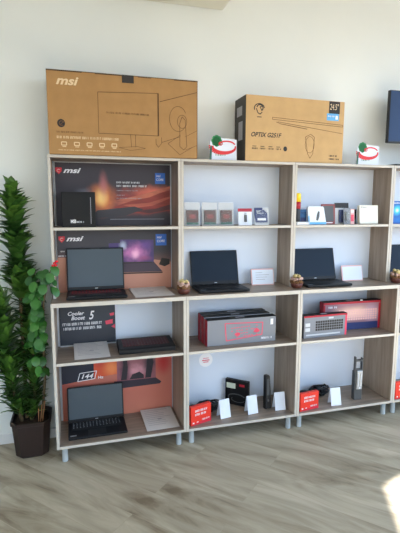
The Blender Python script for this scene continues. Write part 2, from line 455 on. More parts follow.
# poster on the worktop
m2 = art('poster_worktop_art', rgb(50, 48, 58), [(.36, -.20, .80, .46, rgb(205, 140, 116), 1, .1), (.70, .02, .34, .26, rgb(205, 136, 112), .9, .15), (.03, .02, .24, .28, rgb(196, 138, 120), .9, .2)])
t = poster('dark poster showing a purple-screened laptop, behind the laptop on the worktop', .028, .774, Z_WORK, 1.418, m2)
shield(.030, .348, .040, 0, t); text('msi', .058, .334, .108, .032, 0, M['whiteprint'], t, shear=.35, bold=.03)
m2s = art('purple_nebula_art', rgb(70, 50, 110), [(.50, .25, .12, .09, rgb(206, 120, 180), 1, .9), (.57, .30, .06, .05, rgb(110, 70, 150), .8, .6), (.42, .30, .04, .04, rgb(190, 200, 220), .9, .9), (.50, .24, .04, .05, rgb(250, 190, 220), .9, .6), (.56, .21, .08, .03, rgb(150, 70, 120), .8, .5)], nscale=22)
Print(0).poly([(0, 0), (.746, 0), (.746, .18), (.63, .20), (.60, .17), (.1, .17), (.06, .23), (0, .23)]).build('salmon_field', wood('salmon_print', rgb(186, 128, 106), rgb(196, 138, 116), (3, 3, 3)), t)
Print(-.0004).poly([(.40, .19), (.625, .185), (.625, .335), (.40, .34)]).build('laptop_picture_screen', m2s, t)
Print(-.0004).poly([(.325, .315), (.398, .318), (.398, .265), (.325, .27)]).build('side_picture', m2s, t)
Print(-.0006).poly([(.33, .19), (.625, .185), (.685, .115), (.31, .12)]).build('laptop_picture_base', plain('purple_dark_picture', rgb(58, 42, 62), .4), t)
Print(-.0012).rect(.35, .61, .178, .184).poly([(.31, .118), (.685, .113), (.685, .105), (.31, .108)]).build('picture_dark_line', M['blackprint'], t)
Print(-.0008).poly([(.68, .21), (.735, .20), (.735, .165), (.70, .15), (.66, .165)]).build('mouse_picture', M['blackprint'], t)
badge(.640, .295, .074, 0, t)
Print(0).words(.005, .235, .055, .009, 11).words(.02, .265, .025, .008, 12).build('small_print', M['whiteprint'], t)

# small poster on the lower shelf
m3 = art('poster_cooling_art', rgb(36, 44, 58), [(.2, .03, .3, .12, rgb(28, 34, 46), 1, .2)])
t = poster('small navy poster reading Cooler Boost 5 on the lower shelf', .022, .385, Z_LOW, .955, m3, R(-2))
text('Cooler', .055, .205, .105, .026, 0, M['whiteprint'], t, shear=.3, bold=.02)
text('Boost', .075, .174, .09, .026, 0, M['whiteprint'], t, shear=.3, bold=.02)
text('5', .190, .172, .036, .058, 0, M['whiteprint'], t, shear=.3, bold=.02)
Print(0).words(.02, .138, .250, .018, 21, .2).words(.025, .108, .24, .018, 22, .2).build('headline_print', M['whiteprint'], t)
p = Print(0); p.poly([(.295, .155), (.345, .165), (.345, .135), (.30, .130)]).poly([(.325, .205), (.355, .21), (.355, .192), (.33, .188)]).poly([(.335, .115), (.36, .13), (.36, .10)])
p.build('pink_mark', M['pinkred'], t)
MB().box(0, .363, -.012, .006, 0, .006).build('base_strip', M['lightgrey'], t)

# poster on the bottom
m5 = art('poster_refresh_art', rgb(196, 112, 94), [(.38, -.02, .6, .2, rgb(200, 124, 102), 1, .2), (.69, .36, .09, .14, rgb(196, 40, 44), 1, .3), (-.05, .32, .2, .22, rgb(176, 50, 48), .6, .2)])
t = poster('salmon and navy poster reading 144 Hz on the bottom panel', .022, .774, Z_CELL, .615, m5)
Print(0).poly([(.0, .26), (.21, .285), (.21, .47), (.0, .47)]).build('navy_field', plain('navy_picture', rgb(30, 34, 52), .45), t)
m5o = art('orange_blur_art', rgb(214, 84, 50), [(.33, .35, .08, .1, rgb(240, 140, 80), 1, .6), (.25, .42, .08, .08, rgb(190, 50, 50), .9, .5)])
Print(0).poly([(.21, .285), (.365, .30), (.365, .47), (.21, .47)]).build('orange_field', m5o, t)
p = Print(-.0006); p.path([(.102, .272), (.215, .282), (.228, .336), (.118, .328)], .005, True); fr = p.build('outline_frame', M['whiteprint'], t)
text('144', .128, .288, .080, .032, -.0006, M['whiteprint'], t, shear=.3, bold=.02); text('Hz', .238, .278, .034, .02, -.0006, M['whiteprint'], t, bold=.02)
m5s = art('pink_scene_art', rgb(150, 90, 100), [(.5, .31, .1, .07, rgb(214, 150, 160), 1, .9), (.42, .33, .05, .14, rgb(52, 40, 56), 1, .9), (.59, .36, .06, .1, rgb(50, 40, 54), 1, .9)], nscale=26)
Print(-.0006).poly([(.365, .245), (.635, .245), (.635, .47), (.365, .47)]).build('laptop_picture_screen', m5s, t)
for pl in ([(.39, .25), (.41, .36), (.40, .45), (.43, .45), (.44, .34), (.43, .25)], [(.56, .25), (.575, .38), (.56, .46), (.60, .46), (.62, .36), (.60, .25)], [(.45, .25), (.47, .285), (.52, .30), (.55, .275), (.55, .25)]):
    Print(-.0012).poly(pl).build('dark_figure', M['navyblack'], t)
Print(-.0012).poly([(.345, .245), (.635, .245), (.675, .212), (.665, .198), (.32, .190)]).build('laptop_picture_base', plain('navy_picture_base', rgb(46, 38, 54), .4), t)
Print(-.0006).rect(.645, .725, .395, .47).build('blue_badge', M['blue'], t)

# ------------------------------------------------------------------ laptops
def laptop(label, x, y, z, w, d, h, yaw, lean, scr, keys='laptop_key', glyph=True, logo=True, tidy=True):
    t = thing('laptop', label, 'laptop', (x, y, z), (0, 0, R(yaw)), 'open laptops on the shelves')
    # local: x across from the left corner, y from the front edge to the hinge
    b = MB().box(0, w, 0, d, .004, .020, bev=.005)
    for fx in (.03, w - .03):
        for fy in (.03, d - .03): b.lathe([(.007, 0), (.007, .006)], (fx, fy, 0), 10)
    b.build('base', M['laptop'], t)
    k = MB(); n = 15; kw = (w - .05) / n
    for r in range(5):
        for c in range(n):
            if r == 0 and 4 <= c <= 9:
                if c == 4: k.box(.025 + c * kw, .025 + 10 * kw - .003, .095, .095 + .016, .0195, .0225)
                continue
            k.box(.025 + c * kw, .025 + (c + 1) * kw - .003, .095 + r * .0195, .095 + r * .0195 + .0165, .0195, .0225)
    kb = k.build('keyboard', M[keys], t)
    if glyph:
        g = MB(); rr = random.Random(5)
        for r in range(1, 5):
            for c in range(n):
                gx = .025 + (c + .3) * kw; g.box(gx, gx + kw * rr.uniform(.15, .35), .1 + r * .0195, .1 + r * .0195 + .007, .0222, .0229)
        g.build('key_legends', M['keyglyph'] if keys == 'laptop_key' else M['darkred'], kb)
    MB().box(w * .33, w * .64, .012, .082, .0195, .0206).build('touchpad', M['black'], t)
    MB().box(.012, .05, .02, .034, .0196, .0203).build('palmrest_sticker', M['silver'], t)
    # lid, hinged at y = d
    L = Matrix.Translation((0, d - .006, .021)) @ Matrix.Rotation(R(-lean), 4, 'X')
    def lidpart(mb, name, mat, parent):
        o = mb.build(name, mat, parent); o.matrix_local = L; return o
    lid = lidpart(MB().box(0, w, 0, .007, .0, h, bev=.003), 'lid', M['laptop'], t)
    bz = .008 if tidy else .012
    s = MB().box(bz, w - bz, -.0012, .002, .022, h - bz).build('display', M[scr], lid)
    if logo:
        p = Print(-.0004); p.rect(w * .48, w * .53, .008, .0125); p.build('logo', M['silver'], lid)
    MB().box(w * .42, w * .58, -.001, .001, h - .006, h - .004).build('webcam_strip', M['dkgrey'], lid)
    for hx in (w * .15, w * .78):
        MB().tube([(hx, d - .004, .018), (hx + .03, d - .004, .018)], .0055, 10).build('hinge', M['black'], t)
    return t
laptop('black gaming laptop with red keys on the leftmost worktop, in front of the dark poster', .078, -.085, Z_WORK, .362, .222, .272, -1, 9, 'screen', 'laptop_redkey')
laptop('black laptop with a blue-black screen on the worktop under the memory card packs', .900, -.090, Z_WORK, .346, .222, .238, -1, 15, 'screen2', 'laptop_key', False)
laptop('black laptop on the third worktop, left of the pinkish price card', 1.680, -.090, Z_WORK, .350, .220, .235, -1, 15, 'screen2', 'laptop_key', False)
t = thing('gaming_keyboard', 'thick black keyboard with dark red keys on the lower shelf beside the navy poster', 'keyboard', (.382, -.080, Z_LOW), (0, 0, R(0)))
MB().prism_x([(0, .002), (.205, .002), (.210, .040), (.200, .046), (.012, .034), (0, .028)], 0, .362, bev=.004).build('body', M['laptop'], t)
A4 = Matrix.Translation((0, .012, .0342)) @ Matrix.Rotation(math.atan2(.012, .188), 4, 'X')
k = MB()
for r in range(5):
    for c in range(15):
        k.box(.03 + c * .0202, .03 + c * .0202 + .0172, .040 + r * .025, .040 + r * .025 + .021, -.001, .004)
o = k.build('keys', M['laptop_redkey'], t); o.matrix_local = A4
o = MB().box(.02, .342, .175, .179, -.001, .003).build('rear_strip', M['dkgrey'], t); o.matrix_local = A4
for x in (.05, .31): MB().lathe([(.008, 0), (.008, .004)], (x, .03, 0), 10).lathe([(.008, 0), (.008, .004)], (x, .2, 0), 10).build('rubber_foot', M['black'], t)
laptop('black laptop with grey key legends on the bottom panel of the leftmost bookcase', .058, -.088, Z_CELL, .366, .205, .236, 1, 7, 'screen')
laptop('laptop cut off by the right edge of the photo, on the fourth worktop', 2.490, -.085, Z_WORK, .345, .22, .248, -2, 14, 'screen2', 'laptop_key', False)

# ------------------------------------------------------------------ information sheets and price cards
def sheet(label, x, y, z, w, d, yaw, lift):
    t = thing('information_sheet', label, 'sheet of paper', (x, y, z), (0, 0, R(yaw)), 'printed sheets lying in front of laptops')
    a = math.asin(lift / d)
    s = MB().box(0, w, 0, d, 0, .0015).build('sheet', M['paper'], t)
    s.matrix_local = Matrix.Rotation(a, 4, 'X')
    p = MB()
    r = random.Random(int(x * 100))
    for i in range(9):
        yy = d * .9 - i * d * .085
        p.box(w * .1, w * (.5 + .38 * r.random()), yy, yy + d * .014, .0012, .0019)
    p.box(w * .44, w * .56, d * .44, d * .5, .0012, .002)
    p.build('printed_lines', M['ink'], s)
    if lift > .012:
        MB().prism_x([(d * .55, 0), (d * math.cos(a) - .01, 0), (d * math.cos(a) - .01, lift - .01 * math.tan(a) - .0004), (d * .55, d * .55 * math.tan(a) - .0004)], w * .3, w * .7).build('wedge_stand', M['clear'], t)
    return t
sheet('white sheet on the leftmost worktop, right of the red-keyed gaming laptop', .490, -.085, Z_WORK, .250, .262, 3, .010)
sheet('white sheet on the lower shelf in front of the navy poster', .112, -.090, Z_LOW, .215, .262, 1, .02)
sheet('white sheet on the bottom panel, right of the grey-lettered laptop', .548, -.092, Z_CELL, .218, .262, 2, .022)

def leaning_card(label, x, y, z, w, h, yaw, edge, lines=True):
    t = thing('price_card', label, 'price card', (x, y, z), (0, 0, R(yaw)), 'price cards on the worktops')
    a = R(-14)
    c = MB().box(0, w, 0, .002, 0, h).build('card', M[edge], t); c.matrix_local = Matrix.Rotation(a, 4, 'X')
    p = Print(0); p.rect(.008, w - .004, .006, h - .008); f = p.build('white_face', M['white'], c)
    q = Print(-.0007)
    for i in range(4 if lines else 0): q.rect(w * .2, w * (.5 + .1 * ((i * 7) % 4)), h * (.75 - i * .14), h * (.77 - i * .14))
    if lines: q.build('printed_lines', M['ink'], f)
    b = MB().box(0, w, 0, .0015, 0, h * 1.0).build('back_leg', M['white'], t)
    b.matrix_local = Matrix.Translation((0, .058, .0)) @ Matrix.Rotation(R(13), 4, 'X')
    return t
leaning_card('white price card with a pinkish edge beside the laptop on the second worktop', 1.345, .115, Z_WORK, .172, .118, -3, 'pink')
leaning_card('white price card with a pink edge, the one with no print, beside the third laptop', 2.080, .105, Z_WORK, .176, .118, -3, 'pink', False)

def tent_card(label, x, y, z, yaw=-6, w=.080, h=.128):
    t = thing('tent_card', label, 'price card', (x, y, z), (0, 0, R(yaw)), 'blank white cards on the bottom panels')
    c = MB().box(0, w, 0, .002, 0, h, bev=.0006, seg=1).build('front_panel', M['white'], t); c.matrix_local = Matrix.Rotation(R(-14), 4, 'X')
    b = MB().box(0, w, 0, .002, 0, h * .99).build('back_panel', M['white'], t)
    b.matrix_local = Matrix.Translation((0, .060, 0)) @ Matrix.Rotation(R(13), 4, 'X')
    return t
tent_card('blank white card beside the small red box, leftmost of the three in the second bookcase', 1.060, -.066, Z_CELL, 10)
tent_card('blank white card in front of the black box with a pale label', 1.266, -.056, Z_CELL, 6)
tent_card('blank white card beside the thin black upright, rightmost of the three in the second bookcase', 1.476, -.052, Z_CELL, -2)
tent_card('blank white card alone in the third bookcase, beside the coiled black cable', 1.906, -.092, Z_CELL, -4)

# ------------------------------------------------------------------ cartons on top
t = thing('monitor_carton', 'large brown monitor carton with a curved screen drawing, on top of the leftmost bookcase', 'cardboard box', (.015, -.015, Z_TOP), (0, 0, 0))
BW, BH = .890, .466
MB().box(0, BW, 0, .19, 0, BH, bev=.003).build('carton', M['kraft'], t)
MB().box(.003, BW - .003, .0, .19, BH - .001, BH + .003).build('top_flap', M['kraft_in'], t)
# torn cut edge along the top
for x0, x1 in ((0, BW * .22), (.27, .44), (.52, .60), (.74, BW)):
    Print(.0, .001).rect(x0, x1, BH - .005, BH + .002).build('flap_edge', M['kraft_in'], t)
Print(-.0006, .001).rect(.425, .495, BH - .042, BH + .003).build('black_tape', M['blackprint'], t)
text('msi', .052, .388, .125, .046, 0, M['beigeprint'], t, shear=.3, bold=.03)
p = Print(0); p.disc(.072, .175, .022, .023); e = p.build('round_emblem', M['blackprint'], t)
q = Print(-.0007); q.arc(.075, .175, .013, .013, 20, 310, .005).line((.065, .165), (.088, .185), .004); q.build('emblem_mark', M['brownline'], e)
Print(0).words(.045, .122, .15, .009, 31).build('small_print', M['brownline'], t)
Print(0).words(.045, .090, .36, .014, 32, .2).build('headline_print', M['beigeprint'], t)
p = Print(0)
for i in range(5):
    x = .07 + i * .072
    p.path([(x, .052), (x + .028, .052), (x + .028, .070), (x, .070)], .005, True)
    p.line((x + .004, .044), (x + .026, .044), .004)
p.words(.05, .022, .36, .006, 33).build('feature_icons', M['beigeprint'], t)
# line drawing: screen, stand and rear three-quarter view
p = Print(0)
p.path([(.283, .362), (.643, .378), (.643, .128), (.283, .128)], .0035, True)
p.line((.640, .378), (.640, .128), .008)
p.line((.47, .128), (.475, .055), .003).line((.50, .128), (.50, .055), .003)
p.path([(.40, .05), (.47, .035), (.56, .05), (.51, .06)], .0025, True)
p.words(.33, .244, .25, .010, 34)
p.line((.65, .33), (BW - .004, .40), .004).line((.625, .11), (.625, .08), .003).path([(.625, .08), (.64, .06), (.66, .085), (.66, .12)], .003)
p.arc(.765, .235, .055, .075, 30, 330, .003, 20).arc(.79, .22, .03, .04, 0, 360, .003, 14)
p.path([(.775, .21), (.775, .07), (.80, .05), (.82, .07), (.81, .23), (.79, .25)], .0035, True)
p.path([(.70, .085), (.775, .02), (.86, .07)], .003).path([(.70, .085), (.78, .14)], .003).line((.66, .09), (.78, .13), .003).line((.81, .13), (BW - .004, .17), .0025).line((.81, .05), (BW - .004, .08), .0025)
p.build('line_drawing', M['brownline'], t)
Print(0).rect(BW - .005, BW - .001, .0, BH).build('corner_fold', M['brownline'], t)

t = thing('monitor_carton', 'tan monitor carton with a black side and 24.5 inch badge, on the bookcase tops', 'cardboard box', (1.233, .0, Z_TOP), (0, 0, R(1)))
BW, BH = .738, .418
MB().box(.001, BW, 0, .19, 0, BH, bev=.003).build('carton', M['kraft2'], t)
MB().box(-.0012, .003, .002, .188, .002, BH - .002).build('dark_side', M['darkside'], t)
MB().box(-.0022, 0, .05, .12, .14, .26).box(-.0022, 0, .06, .15, BH - .12, BH - .06).build('side_label', M['greyprint'], t)
p = Print(0)
x, z = .095, .335
p.arc(x, z, .036, .030, 10, 200, .006).arc(x + .004, z + .004, .022, .02, -60, 170, .007).path([(x - .022, z), (x - .010, z - .028), (x + .006, z - .036), (x + .02, z - .022)], .006).path([(x + .024, z + .016), (x + .004, z + .010), (x + .016, z - .008)], .005).rect(x - .015, x + .017, z - .056, z - .051)
p.build('dragon_emblem', M['blackprint'], t)
text('OPTIX G251F', .040, .155, .220, .030, 0, M['blackprint'], t, shear=.3, bold=.025)
for i in range(4):
    Print(0).words(.048 + i * .058, .076, .036, .010, 40 + i).rect(.05 + i * .058, .078 + i * .058, .093, .097).build('feature_print', M['blackprint'], t)
Print(0).disc(.29, .085, .014, .016).build('round_mark', M['blackprint'], t)
Print(0).words(.63, .045, .06, .012, 47).words(.63, .025, .075, .010, 48).build('model_print', M['blackprint'], t)
p = Print(0)
p.path([(.19, .285), (BW - .01, .262), (BW - .01, .25), (.19, .272)], .003, True).line((.23, .258), (BW - .01, .205), .003).line((.25, .246), (.45, .222), .004).line((.25, .246), (.22, .256), .003)
p.path([(.44, .17), (.46, .06), (.48, .03), (.50, .06), (.51, .17), (.48, .19)], .003, True).arc(.475, .12, .035, .055, 0, 360, .0025, 14)
p.build('line_drawing', M['brownline'], t)
o = Print(0).rect(.615, .700, .335, .415).build('size_badge', M['blackprint'], t)
text('24.5"', .622, .360, .068, .04, -.0007, M['beigeprint'], o, shear=.1)
o = Print(0).rect(.600, .695, .288, .335).build('blue_sticker', M['skyblue'], t)
Print(-.0007).words(.608, .312, .05, .009, 51).rect(.668, .686, .298, .322).build('sticker_print', M['whiteprint'], o)

# white cards with a green and red vegetable emblem
def veg(label, x):
    t = thing('logo_sign', label, 'sign', (x, .03, Z_TOP), (0, 0, R(2)), 'white signs with a green and red emblem on top of the bookcases')
    pts = [(.0, 0), (.19, 0), (.188, .135), (.05, .142), (.004, .12)]
    MB().prism(pts, 0, .012).box(.03, .16, .0, .07, 0, .004).build('white_panel', M['white'], t)
    MB().prism([(.0, 0), (.014, 0), (.016, .09), (.004, .085)], -.002, .0).build('green_edge', M['pcbgreen'], t)
    p = Print(0)
    for k in range(9):
        a = k * 2 * math.pi / 8; rr = .017 if k < 8 else 0
        p.disc(.048 + 1.25 * rr * math.cos(a), .122 + 1.25 * rr * math.sin(a), .016 if k < 8 else .024, .016 if k < 8 else .024, 12)
    p.rect(.040, .052, .085, .11)
    p.build('broccoli_emblem', M['green'], t)
    p = Print(-.0007); p.arc(.095, .085, .085, .038, 172, 372, (.034, .010), 20).arc(.12, .098, .055, .024, 10, 170, .009, 14).arc(.075, .105, .012, .010, 0, 360, .006, 10)
    p.build('red_swoosh', M['swoosh'], t)
    Print(0).words(.04, .028, .075, .014, 61, .1).build('green_lettering', M['green'], t)
    return t
veg('white sign with green and red vegetable emblem between the two monitor cartons', .998)
veg('white sign with green and red vegetable emblem right of the tan carton', 2.098)

# monitor on the last bookcase
t = thing('desktop_monitor', 'dark blue-black monitor on a stand at the right edge of the photo', 'monitor', (2.66, .06, Z_TOP), (0, 0, 0))
mb = MB().box(-.30, .30, -.02, .01, .165, .535, bev=.005).box(-.12, .12, .01, .035, .25, .45, bev=.006).build('frame', M['black'], t)
MB().box(-.294, .294, -.0215, -.018, .178, .529).build('screen', M['monitor_blue'], t)
MB().box(-.025, .025, .01, .03, .012, .3, bev=.003).build('stand_neck', M['black'], t)
MB().box(-.245, .22, -.055, .10, 0, .012, bev=.004).build('stand_base', M['black'], t)

# ------------------------------------------------------------------ upper shelf goods
t = thing('product_box', 'black cube-shaped box with white lettering in front of the rocket poster', 'box', (.070, .025, Z_UP), (0, 0, 0))
MB().box(0, .198, 0, .13, 0, .212, bev=.003).build('carton', M['blackcard'], t)
text('MSI', .050, .024, .03, .022, 0, M['whiteprint'], t, bold=.03)
Print(0).words(.084, .026, .045, .010, 71).build('small_print', M['whiteprint'], t)
Print(0).rect(.168, .171, .02, .18).build('grey_edge_line', M['greyprint'], t)

def blister(label, x, w, h, front, group='memory packs on the second bookcase upper shelf'):
    t = thing('memory_pack', label, 'blister pack', (x, .035, Z_UP), (R(-5), 0, 0), group)
    MB().box(0, w, .010, .013, 0, h, bev=.001, seg=1).build('backing_card', M['lightgrey'], t)
    MB().box(.003, w - .003, -.006, .010, .004, h - .044, bev=.003).build('clear_shell', M['clear'], t)
    o = MB().box(.014, w - .014, .001, .0095, .022, h - .052, bev=.001, seg=1).build('memory_module', M[front], t)
    MB().box(.014, w - .014, .001, .0092, .008, .021).build('contact_strip', M['pcbgreen'], t)
    q = Print(.001); q.disc(w * .5, h * .38, .024, .014, 12).rect(w * .25, w * .7, h * .45, h * .48).build('module_label', M['rust'], t)
    return t
for i, (x, lab) in enumerate(((.834, 'clear memory pack, leftmost of the three on the upper shelf'), (.955, 'clear memory pack, middle of the three on the upper shelf'), (1.069, 'clear memory pack next to the white and red pack'))):
    blister(lab, x, .107, .153, 'tan')
t = thing('flash_drive_pack', 'white card pack with a crimson top and a small grey drive', 'blister pack', (1.208, .035, Z_UP), (R(-6), 0, 0))
MB().box(0, .100, .004, .008, 0, .112, bev=.001, seg=1).build('backing_card', M['white'], t)
Print(.004).rect(-.002, .100, .092, .114).build('crimson_header', M['darkred'], t)
MB().box(.042, .062, -.004, .004, .022, .070, bev=.003).build('flash_drive', M['dkgrey'], t)
MB().box(.046, .058, -.003, .004, .070, .085).build('connector', M['silver'], t)
t = thing('card_reader_pack', 'navy blue and white pack at the right end of the memory packs', 'blister pack', (1.326, .035, Z_UP), (R(-6), 0, 0))
MB().box(0, .106, .004, .008, 0, .118, bev=.001, seg=1).build('backing_card', M['lightgrey'], t)
Print(.004).poly([(.008, .018), (.098, .018), (.096, .080), (.07, .105), (.02, .085), (.0, .118), (.0, .07)]).rect(.0, .060, .100, .119).build('navy_print', M['navy'], t)
Print(.003).rect(.022, .084, .032, .048).words(.02, .078, .045, .007, 75).build('white_print', M['whiteprint'], t)
MB().box(.008, .098, -.008, .004, .010, .105, bev=.003).build('clear_shell', M['clear'], t)

G3 = 'small goods on the third bookcase upper shelf'
t = thing('plastic_tube', 'slim yellow, red and black tube at the left end of the third upper shelf', 'tube', (1.648, .048, Z_UP), group=G3)
MB().lathe([(.024, 0), (.025, .003), (.025, .125), (.023, .128)], (0, 0, 0), 18).build('body', M['black'], t)
MB().lathe([(.0255, .112), (.0255, .160)], (0, 0, 0), 18).build('red_band', M['darkred'], t)
MB().lathe([(.026, .160), (.026, .212), (.021, .220)], (0, 0, 0), 18).build('cap', M['yellow'], t)
t = thing('ink_box', 'deep blue carton between the slim tube and the white pack', 'box', (1.678, .055, Z_UP), group=G3)
MB().box(0, .050, 0, .04, 0, .108, bev=.001, seg=1).build('carton', M['teal'], t)
Print(0).rect(.006, .044, .02, .05).words(.008, .08, .034, .008, 81).build('printed_panel', M['navy'], t)
t = thing('paper_pack', 'flat pale pack lying under the slim tube', 'pack', (1.624, .003, Z_UP), (0, 0, R(-2)), G3)
MB().box(0, .100, 0, .018, 0, .022, bev=.003).build('wrapper', M['lightgrey'], t)
MB().box(.01, .09, -.0008, .002, .005, .018).build('label', M['white'], t)
t = thing('mouse_pack', 'white pack with a dark device picture on the third upper shelf', 'pack', (1.728, .020, Z_UP), (R(-8), 0, R(2)), G3)
MB().prism([(0, 0), (.145, 0), (.130, .118), (.122, .128), (.008, .128), (.0, .118)], 0, .016).build('carton', M['white'], t)
Print(0).poly([(.062, .03), (.078, .026), (.090, .055), (.094, .09), (.082, .095), (.070, .07)]).build('device_picture', M['dkgrey'], t)
Print(0).rect(.0, .144, .0, .016).rect(.0, .01, .016, .06).build('blue_edge', M['skyblue'], t)
t = thing('phone_case_pack', 'grey pack with a red edge behind the white pack', 'pack', (1.852, .055, Z_UP), (R(-4), 0, 0), G3)
MB().box(0, .112, 0, .012, 0, .145, bev=.002, seg=1).build('carton', M['rust'], t)
Print(0).poly([(.004, .02), (.100, .02), (.096, .132), (.004, .132)]).build('grey_front', M['dkgrey'], t)
Print(-.0007).rect(.03, .09, .008, .014).build('white_print', M['whiteprint'], t)
t = thing('cable_pack', 'clear hanging pack with a black header card', 'blister pack', (1.972, .075, Z_UP), (R(-4), 0, 0), G3)
MB().box(0, .118, .003, .006, 0, .155, bev=.001, seg=1).build('backing_card', M['lightgrey'], t)
Print(.003).rect(.0, .118, .118, .155).build('black_header', M['blackprint'], t)
MB().box(.034, .070, -.006, .003, .01, .105, bev=.003).build('blue_device', M['navy'], t)
MB().box(.030, .062, -.008, .003, .006, .10, bev=.003).build('clear_shell', M['clear'], t)
t = thing('adapter_pack', 'grey-green blister pack right of the black header card', 'blister pack', (2.024, .035, Z_UP), (R(-5), 0, 0), G3)
MB().box(0, .056, .003, .006, 0, .118, bev=.001, seg=1).build('backing_card', M['grey'], t)
MB().box(.006, .05, -.012, .003, .006, .10, bev=.005).build('clear_shell', M['clear'], t)
MB().box(.014, .042, -.008, .003, .03, .09, bev=.003).build('adapter', M['midgrey'], t)
t = thing('earphone_pack', 'narrow pack with a pink printed card', 'blister pack', (2.084, .040, Z_UP), (R(-5), 0, 0), G3)
MB().box(0, .034, .002, .006, 0, .110, bev=.001, seg=1).build('backing_card', M['pink'], t)
Print(.002).rect(.004, .028, .02, .07).build('pink_print', M['pinkred'], t)
Print(.002).rect(.004, .03, .085, .103).build('white_print', M['whiteprint'], t)
t = thing('battery_pack', 'small black carton left of the large white box', 'box', (2.118, .085, Z_UP), group=G3)
MB().box(0, .042, 0, .03, 0, .108, bev=.001, seg=1).build('carton', M['blackcard'], t)
Print(0).disc(.02, .07, .012, .012, 14).rect(.006, .036, .02, .03).build('printed_mark', M['pcbgreen'], t)
t = thing('white_carton', 'plain white box at the right end of the third upper shelf', 'box', (2.152, .030, Z_UP), (R(-6), 0, R(-2)), G3)
MB().box(0, .155, 0, .03, 0, .136, bev=.002).build('carton', plain('cream_white_card', rgb(226, 222, 208), .5), t)
Print(0).words(.012, .118, .05, .006, 91).build('small_print', M['greyprint'], t)
t = thing('fan_box', 'cyan and blue swirl box at the right edge on the fourth upper shelf', 'box', (2.440, .05, Z_UP))
MB().box(0, .15, 0, .06, 0, .17, bev=.001, seg=1).build('carton', M['cyan'], t)
Print(0).words(.02, .15, .1, .010, 92).build('white_print', M['whiteprint'], t)

# ------------------------------------------------------------------ potted dried flowers at the worktop seams
def flower_pot(label, x, y, seed, s=1.0):
    t = thing('small_flower_pot', label, 'potted plant', (x, y, Z_WORK), (0, 0, seed), 'small flower pots on the worktop')
    MB().lathe([(.024 * s, 0), (.032 * s, .006 * s), (.038 * s, .020 * s), (.038 * s, .030 * s), (.034 * s, .036 * s)], (0, 0, 0), 20).build('pot', M['smallpot'], t)
    r = random.Random(seed)
    for name, mat, n, zz, rr in (('brown_petals', 'lump_brown', 11, .042, .030), ('pink_petals', 'lump_pink', 9, .058, .027), ('yellow_petals', 'lump_yellow', 5, .076, .015)):
        mb = MB()
        for k in range(n):
            a = 2 * math.pi * k / n + r.uniform(-.3, .3)
            mb.blob((rr * s * math.cos(a), rr * s * math.sin(a), (zz + r.uniform(-.006, .006)) * s), (.017 * s * r.uniform(.7, 1.0), .012 * s * r.uniform(.8, 1.3), .012 * s * r.uniform(.8, 1.2)), 0, 1, .18)
        mb.build(name, M[mat], t)
    return t
flower_pot('small brown pot of dried flowers on the worktop, left of the second laptop', .804, -.054, 3, 1.08)
flower_pot('small reddish pot with a yellow-topped flower head, left of the third laptop', 1.610, -.054, 5, 1.08)
flower_pot('small flower pot nearest the right edge of the photo, on the worktop', 2.432, -.056, 8, 1.15)

# ------------------------------------------------------------------ keyboard boxes
def kb_box(label, x, y, z, w, h, d, yaw, group, front, side, dark_key):
    t = thing('keyboard_carton', label, 'keyboard box', (x, y, z), (0, 0, R(yaw)), group)
    MB().box(0, w, 0, d, 0, h, bev=.0015, seg=1).build('carton', M['blackcard'], t)
    MB().box(-.0008, .002, .001, d - .001, .001, h - .001).build('side_panel', M[side], t)
    o = MB().box(.002, w - .002, -.0008, .002, .002, h - .004).build('front_panel', M[front], t)
    MB().box(w * .42, w * .55, d * .3, d * .7, h - .001, h + .0006).build('top_label', M['greyprint'], t)
    return t, o
GK = 'stacked keyboard boxes on the second bookcase'
for i, (lab, x, y) in enumerate((('grey-fronted keyboard box with a pink keyboard outline, frontmost of three', .958, -.068),
                                 ('black-topped keyboard box standing second in the row of three', .953, -.005),
                                 ('black-topped keyboard box rearmost of three, nearest the back board', .948, .058))):
    t, o = kb_box(lab, x, y, Z_LOW, .500 if i == 0 else .485,   .180 if i == 0 else .184 + .004 * i, .058, 1.0, GK, 'grey', 'darkred', False)
    if i == 0:
        p = Print(-.0008)
        p.path([(.135, .03), (.395, .055), (.40, .14), (.125, .15)], .006, True)
        rr = random.Random(4)
        for r in range(4):
            for c in range(12):
                if rr.random() > .35:
                    x0 = .17 + c * .018; z0 = .048 + r * .021 + c * .0008
                    p.rect(x0, x0 + .011, z0, z0 + .006)
        p.disc(.215, .07, .02, .012, 12).disc(.355, .085, .02, .014, 12)
        p.build('keyboard_picture', M['pinkred'], o)
        Print(-.0008).words(.39, .022, .08, .014, 95).rect(.458, .478, .12, .16).build('white_print', M['whiteprint'], o)
GK2 = 'keyboard boxes on the third bookcase'
def keys_picture(o, x0, x1, z0, z1, mat, nc, nr, name='keyboard_picture'):
    p = Print(-.0008); cw = (x1 - x0) / nc; rh = (z1 - z0) / nr
    for r in range(nr):
        for c in range(nc):
            p.rect(x0 + c * cw, x0 + c * cw + cw * .80, z0 + r * rh, z0 + r * rh + rh * .80)
    p.build(name, mat, o)
t, o = kb_box('small grey keyboard box with black keys pictured, in front of the red-edged one', 1.664, -.078, Z_LOW, .355, .165, .05, 2, GK2, 'grey', 'dkgrey', True)
Print(-.0008).rect(.0, .355, .150, .163).build('red_top_stripe', M['darkred'], o)
keys_picture(o, .095, .325, .05, .125, M['blackprint'], 12, 4)
Print(-.0008).rect(.02, .30, .018, .028).rect(.012, .05, .05, .075).rect(.012, .05, .085, .11).rect(.2, .24, .132, .144).build('white_print', M['lightgrey'], o)
Print(-.0008).rect(.339, .354, .002, .150).build('pink_edge_stripe', M['pinkred'], o)
ma = art('keyboard_carton_glow', rgb(150, 110, 120), [(.26, .13, .28, .07, rgb(236, 196, 170), 1, .3), (.42, .12, .1, .1, rgb(190, 160, 190), .8, .4), (.2, .03, .4, .05, rgb(40, 34, 52), 1, .1)])
